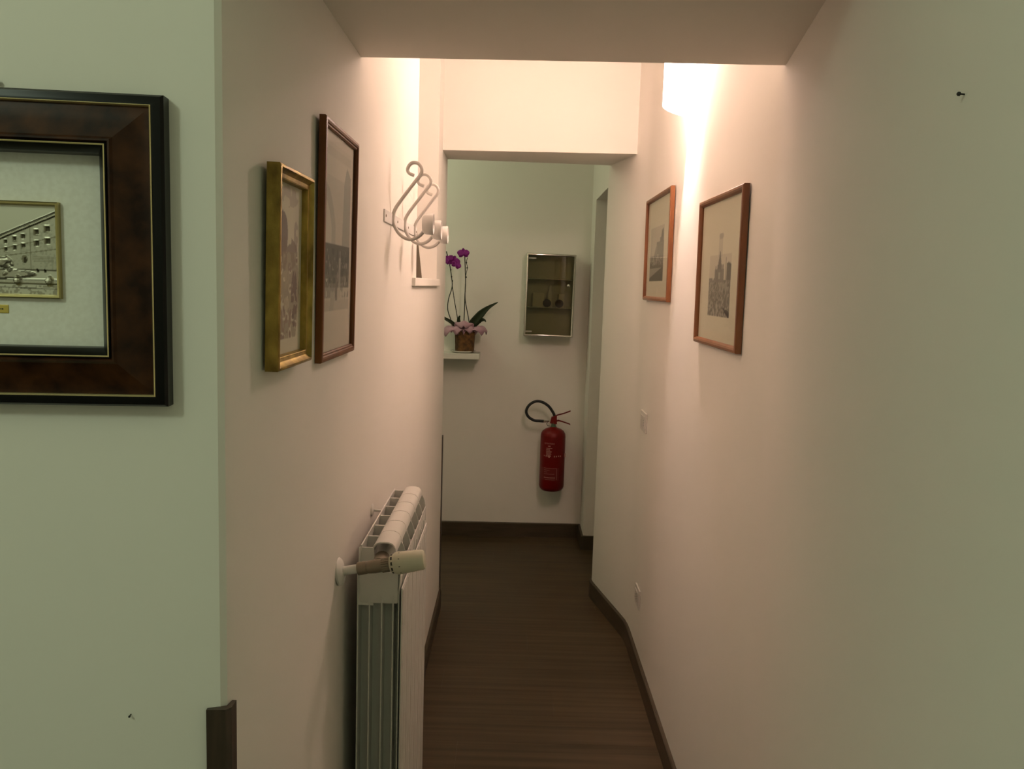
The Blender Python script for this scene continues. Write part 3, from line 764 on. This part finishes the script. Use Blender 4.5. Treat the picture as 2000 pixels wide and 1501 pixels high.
wobble_lathe([(.055, 0), (.0565, .02), (.0575, .05), (.0595, .09), (.0615, .122), (.056, .123), (.050, .118)], 40, lambda i, a: sq(i, a) * (1 + .018 * math.sin(9 * a + 3 * i) + .012 * math.sin(23 * a + i))).build('pot', 'bark', oc, smooth=50)
MB().sphere((0, 0, .115), .05, (1, 1, .25), 16).build('potting_bark', 'bark', oc, smooth=60)
# crepe collar: four big ruffled lobes
def lobe(ang, reach, rise, droop, wid, n=14):
    mb = MB(); rows = []
    c, s_ = math.cos(ang), math.sin(ang)
    for i in range(9):
        t = i / 8; row = []
        for j in range(n):
            q = (j / (n - 1) - .5) * 2
            ww = wid * (.45 + .75 * math.sin(PI * min(1, t * .62 + .18))) * (1 - .35 * t ** 4)
            rr_ = .045 + reach * t - .02 * q * q * t
            z = .118 + rise * math.sin(PI * t * .75) - droop * t ** 2 + .006 * math.sin(7 * q + ang * 3) * t - .018 * abs(q) ** 2
            px, py = rr_ * c - q * ww * s_, rr_ * s_ + q * ww * c
            row.append((px, min(py, .098), z))
        rows.append(row)
    mb.grid_rows(rows); return mb
for ang, re, ri, dr_, wd_ in ((-1.62, .050, .075, .020, .050), (-.38, .098, .050, .028, .055), (PI + .30, .100, .048, .040, .055), (.9, .055, .055, .012, .050), (2.2, .055, .06, .012, .050), (-2.35, .062, .045, .030, .045), (-.95, .055, .045, .020, .045)):
    o = lobe(ang, re, ri, dr_, wd_).build('crepe_collar', 'crepe', oc, smooth=70)
    md = o.modifiers.new('s', 'SOLIDIFY'); md.thickness = .0012
# stems (points relative to the pot base)
def rel(x, y, z): return (x + .290, y - 5.130, z - 1.1585)
st1 = MB().tube(spline([rel(-.359, 5.12, 1.30), rel(-.378, 5.12, 1.353), rel(-.395, 5.12, 1.404), rel(-.393, 5.125, 1.465), rel(-.373, 5.13, 1.542), rel(-.378, 5.125, 1.602), rel(-.391, 5.12, 1.677), rel(-.411, 5.12, 1.748)]), .0028, 8)
st1.tube(spline([rel(-.330, 5.13, 1.27), rel(-.338, 5.13, 1.36), rel(-.356, 5.13, 1.451), rel(-.372, 5.13, 1.545)]), .0025, 8)
for x, z in ((-.377, 1.60), (-.372, 1.575), (-.383, 1.64)): st1.sphere(rel(x, 5.124, z), .0045, (1, 1, 1.3), 8)
st1 = st1.build('flower_stem', 'stem', oc, smooth=70)
st2 = MB().tube(spline([rel(-.300, 5.13, 1.27), rel(-.297, 5.13, 1.377), rel(-.296, 5.13, 1.483), rel(-.294, 5.13, 1.56), rel(-.296, 5.128, 1.62), rel(-.302, 5.12, 1.73)]), .0029, 8)
st2.tube(spline([rel(-.258, 5.13, 1.28), rel(-.268, 5.13, 1.341), rel(-.282, 5.13, 1.408), rel(-.294, 5.13, 1.474), rel(-.295, 5.13, 1.56)]), .0026, 8)
st2.tube(spline([rel(-.296, 5.13, 1.60), rel(-.285, 5.13, 1.655), rel(-.291, 5.128, 1.685), rel(-.286, 5.125, 1.715)]), .0017, 8)
for x, z in ((-.286, 1.655), (-.291, 1.685), (-.291, 1.60)): st2.sphere(rel(x, 5.128, z), .0045, (1, 1, 1.3), 8)
st2 = st2.build('flower_stem', 'stem', oc, smooth=70)
def petal(mb, c, ang, L, W, tilt=.25, up=Vector((0, -1, 0)), roll=0.0):
    rows = []; n = 7
    dx = Vector((math.cos(ang), 0, math.sin(ang))); dy = Vector((-math.sin(ang), 0, math.cos(ang)))
    for i in range(9):
        t = i / 8; row = []
        wv = W * math.sin(PI * (t * .86 + .10)) ** .8
        for j in range(n):
            q = (j / (n - 1) - .5) * 2
            p = Vector(c) + dx * (L * t) + dy * (q * wv) + up * (tilt * L * (t * t * .4 + .12 * (1 - q * q)) - .002 * math.sin(5 * q) * t)
            row.append(p)
        rows.append(row)
    mb.grid_rows(rows)
def flower(c, s_, rot, parent, tilt=.3):
    fl = None
    sep = MB()
    for a in (90, 215, 325): petal(sep, (c[0], c[1] + .002, c[2]), math.radians(a) + rot, .036 * s_, .013 * s_, tilt)
    f_ = sep.build('flower', 'petal', parent, smooth=80); f_.modifiers.new('s', 'SOLIDIFY').thickness = .0008
    pm = MB()
    for a in (12, 168): petal(pm, (c[0], c[1] - .003, c[2]), math.radians(a) + rot, .042 * s_, .022 * s_, tilt)
    lipm = MB().sphere((c[0], c[1] - .010, c[2] - .006 * s_), .007 * s_, (1, 1.2, 1.3), 10)
    return f_, pm, lipm
for c, s_, rt, stm in ((rel(-.366, 5.105, 1.690), .95, -.25, st1), (rel(-.392, 5.095, 1.698), .80, .6, st1), (rel(-.350, 5.10, 1.670), .75, -.5, st1), (rel(-.309, 5.105, 1.737), .88, .05, st2)):
    f_, pm, lipm = flower(c, s_, rt, stm)
    bm2 = bmesh.new(); bm2.from_mesh(f_.data)
    for mbx in (pm, lipm):
        tmp = bpy.data.meshes.new('t'); mbx.bm.to_mesh(tmp); mbx.bm.free(); bm2.from_mesh(tmp); bpy.data.meshes.remove(tmp)
    bm2.to_mesh(f_.data); bm2.free(); f_.data.polygons.foreach_set('use_smooth', [True] * len(f_.data.polygons))
def blade(pts, fold=.35):
    mb = MB(); rows = []
    P = [Vector(p[:3]) for p in pts]; W_ = [p[3] for p in pts]
    PP = spline(P, 5); WW = np.interp(np.linspace(0, len(P) - 1, len(PP)), range(len(P)), W_)
    for i, p in enumerate(PP):
        t = (PP[min(i + 1, len(PP) - 1)] - PP[max(i - 1, 0)]).normalized(); sd = t.cross(Vector((0, 1, 0))).normalized()
        rows.append([p + sd * WW[i] * q + Vector((0, -1, 0)) * abs(q) * WW[i] * fold for q in (-1, -.6, 0, .6, 1)])
    mb.grid_rows(rows); return mb
for pts in ([(*rel(-.275, 5.12, 1.285), .012), (*rel(-.240, 5.105, 1.335), .024), (*rel(-.195, 5.09, 1.388), .022), (*rel(-.150, 5.08, 1.428), .011), (*rel(-.097, 5.075, 1.459), .002)],
            [(*rel(-.245, 5.13, 1.300), .010), (*rel(-.205, 5.11, 1.345), .014), (*rel(-.178, 5.10, 1.352), .008), (*rel(-.165, 5.095, 1.340), .002)],
            [(*rel(-.330, 5.13, 1.300), .010), (*rel(-.375, 5.11, 1.335), .011), (*rel(-.410, 5.10, 1.355), .008), (*rel(-.440, 5.095, 1.385), .002)],
            [(*rel(-.320, 5.14, 1.300), .010), (*rel(-.330, 5.13, 1.345), .011), (*rel(-.322, 5.12, 1.372), .003)]):
    o = blade(pts).build('leaf', 'leaf', oc, smooth=80); o.modifiers.new('s', 'SOLIDIFY').thickness = .0015
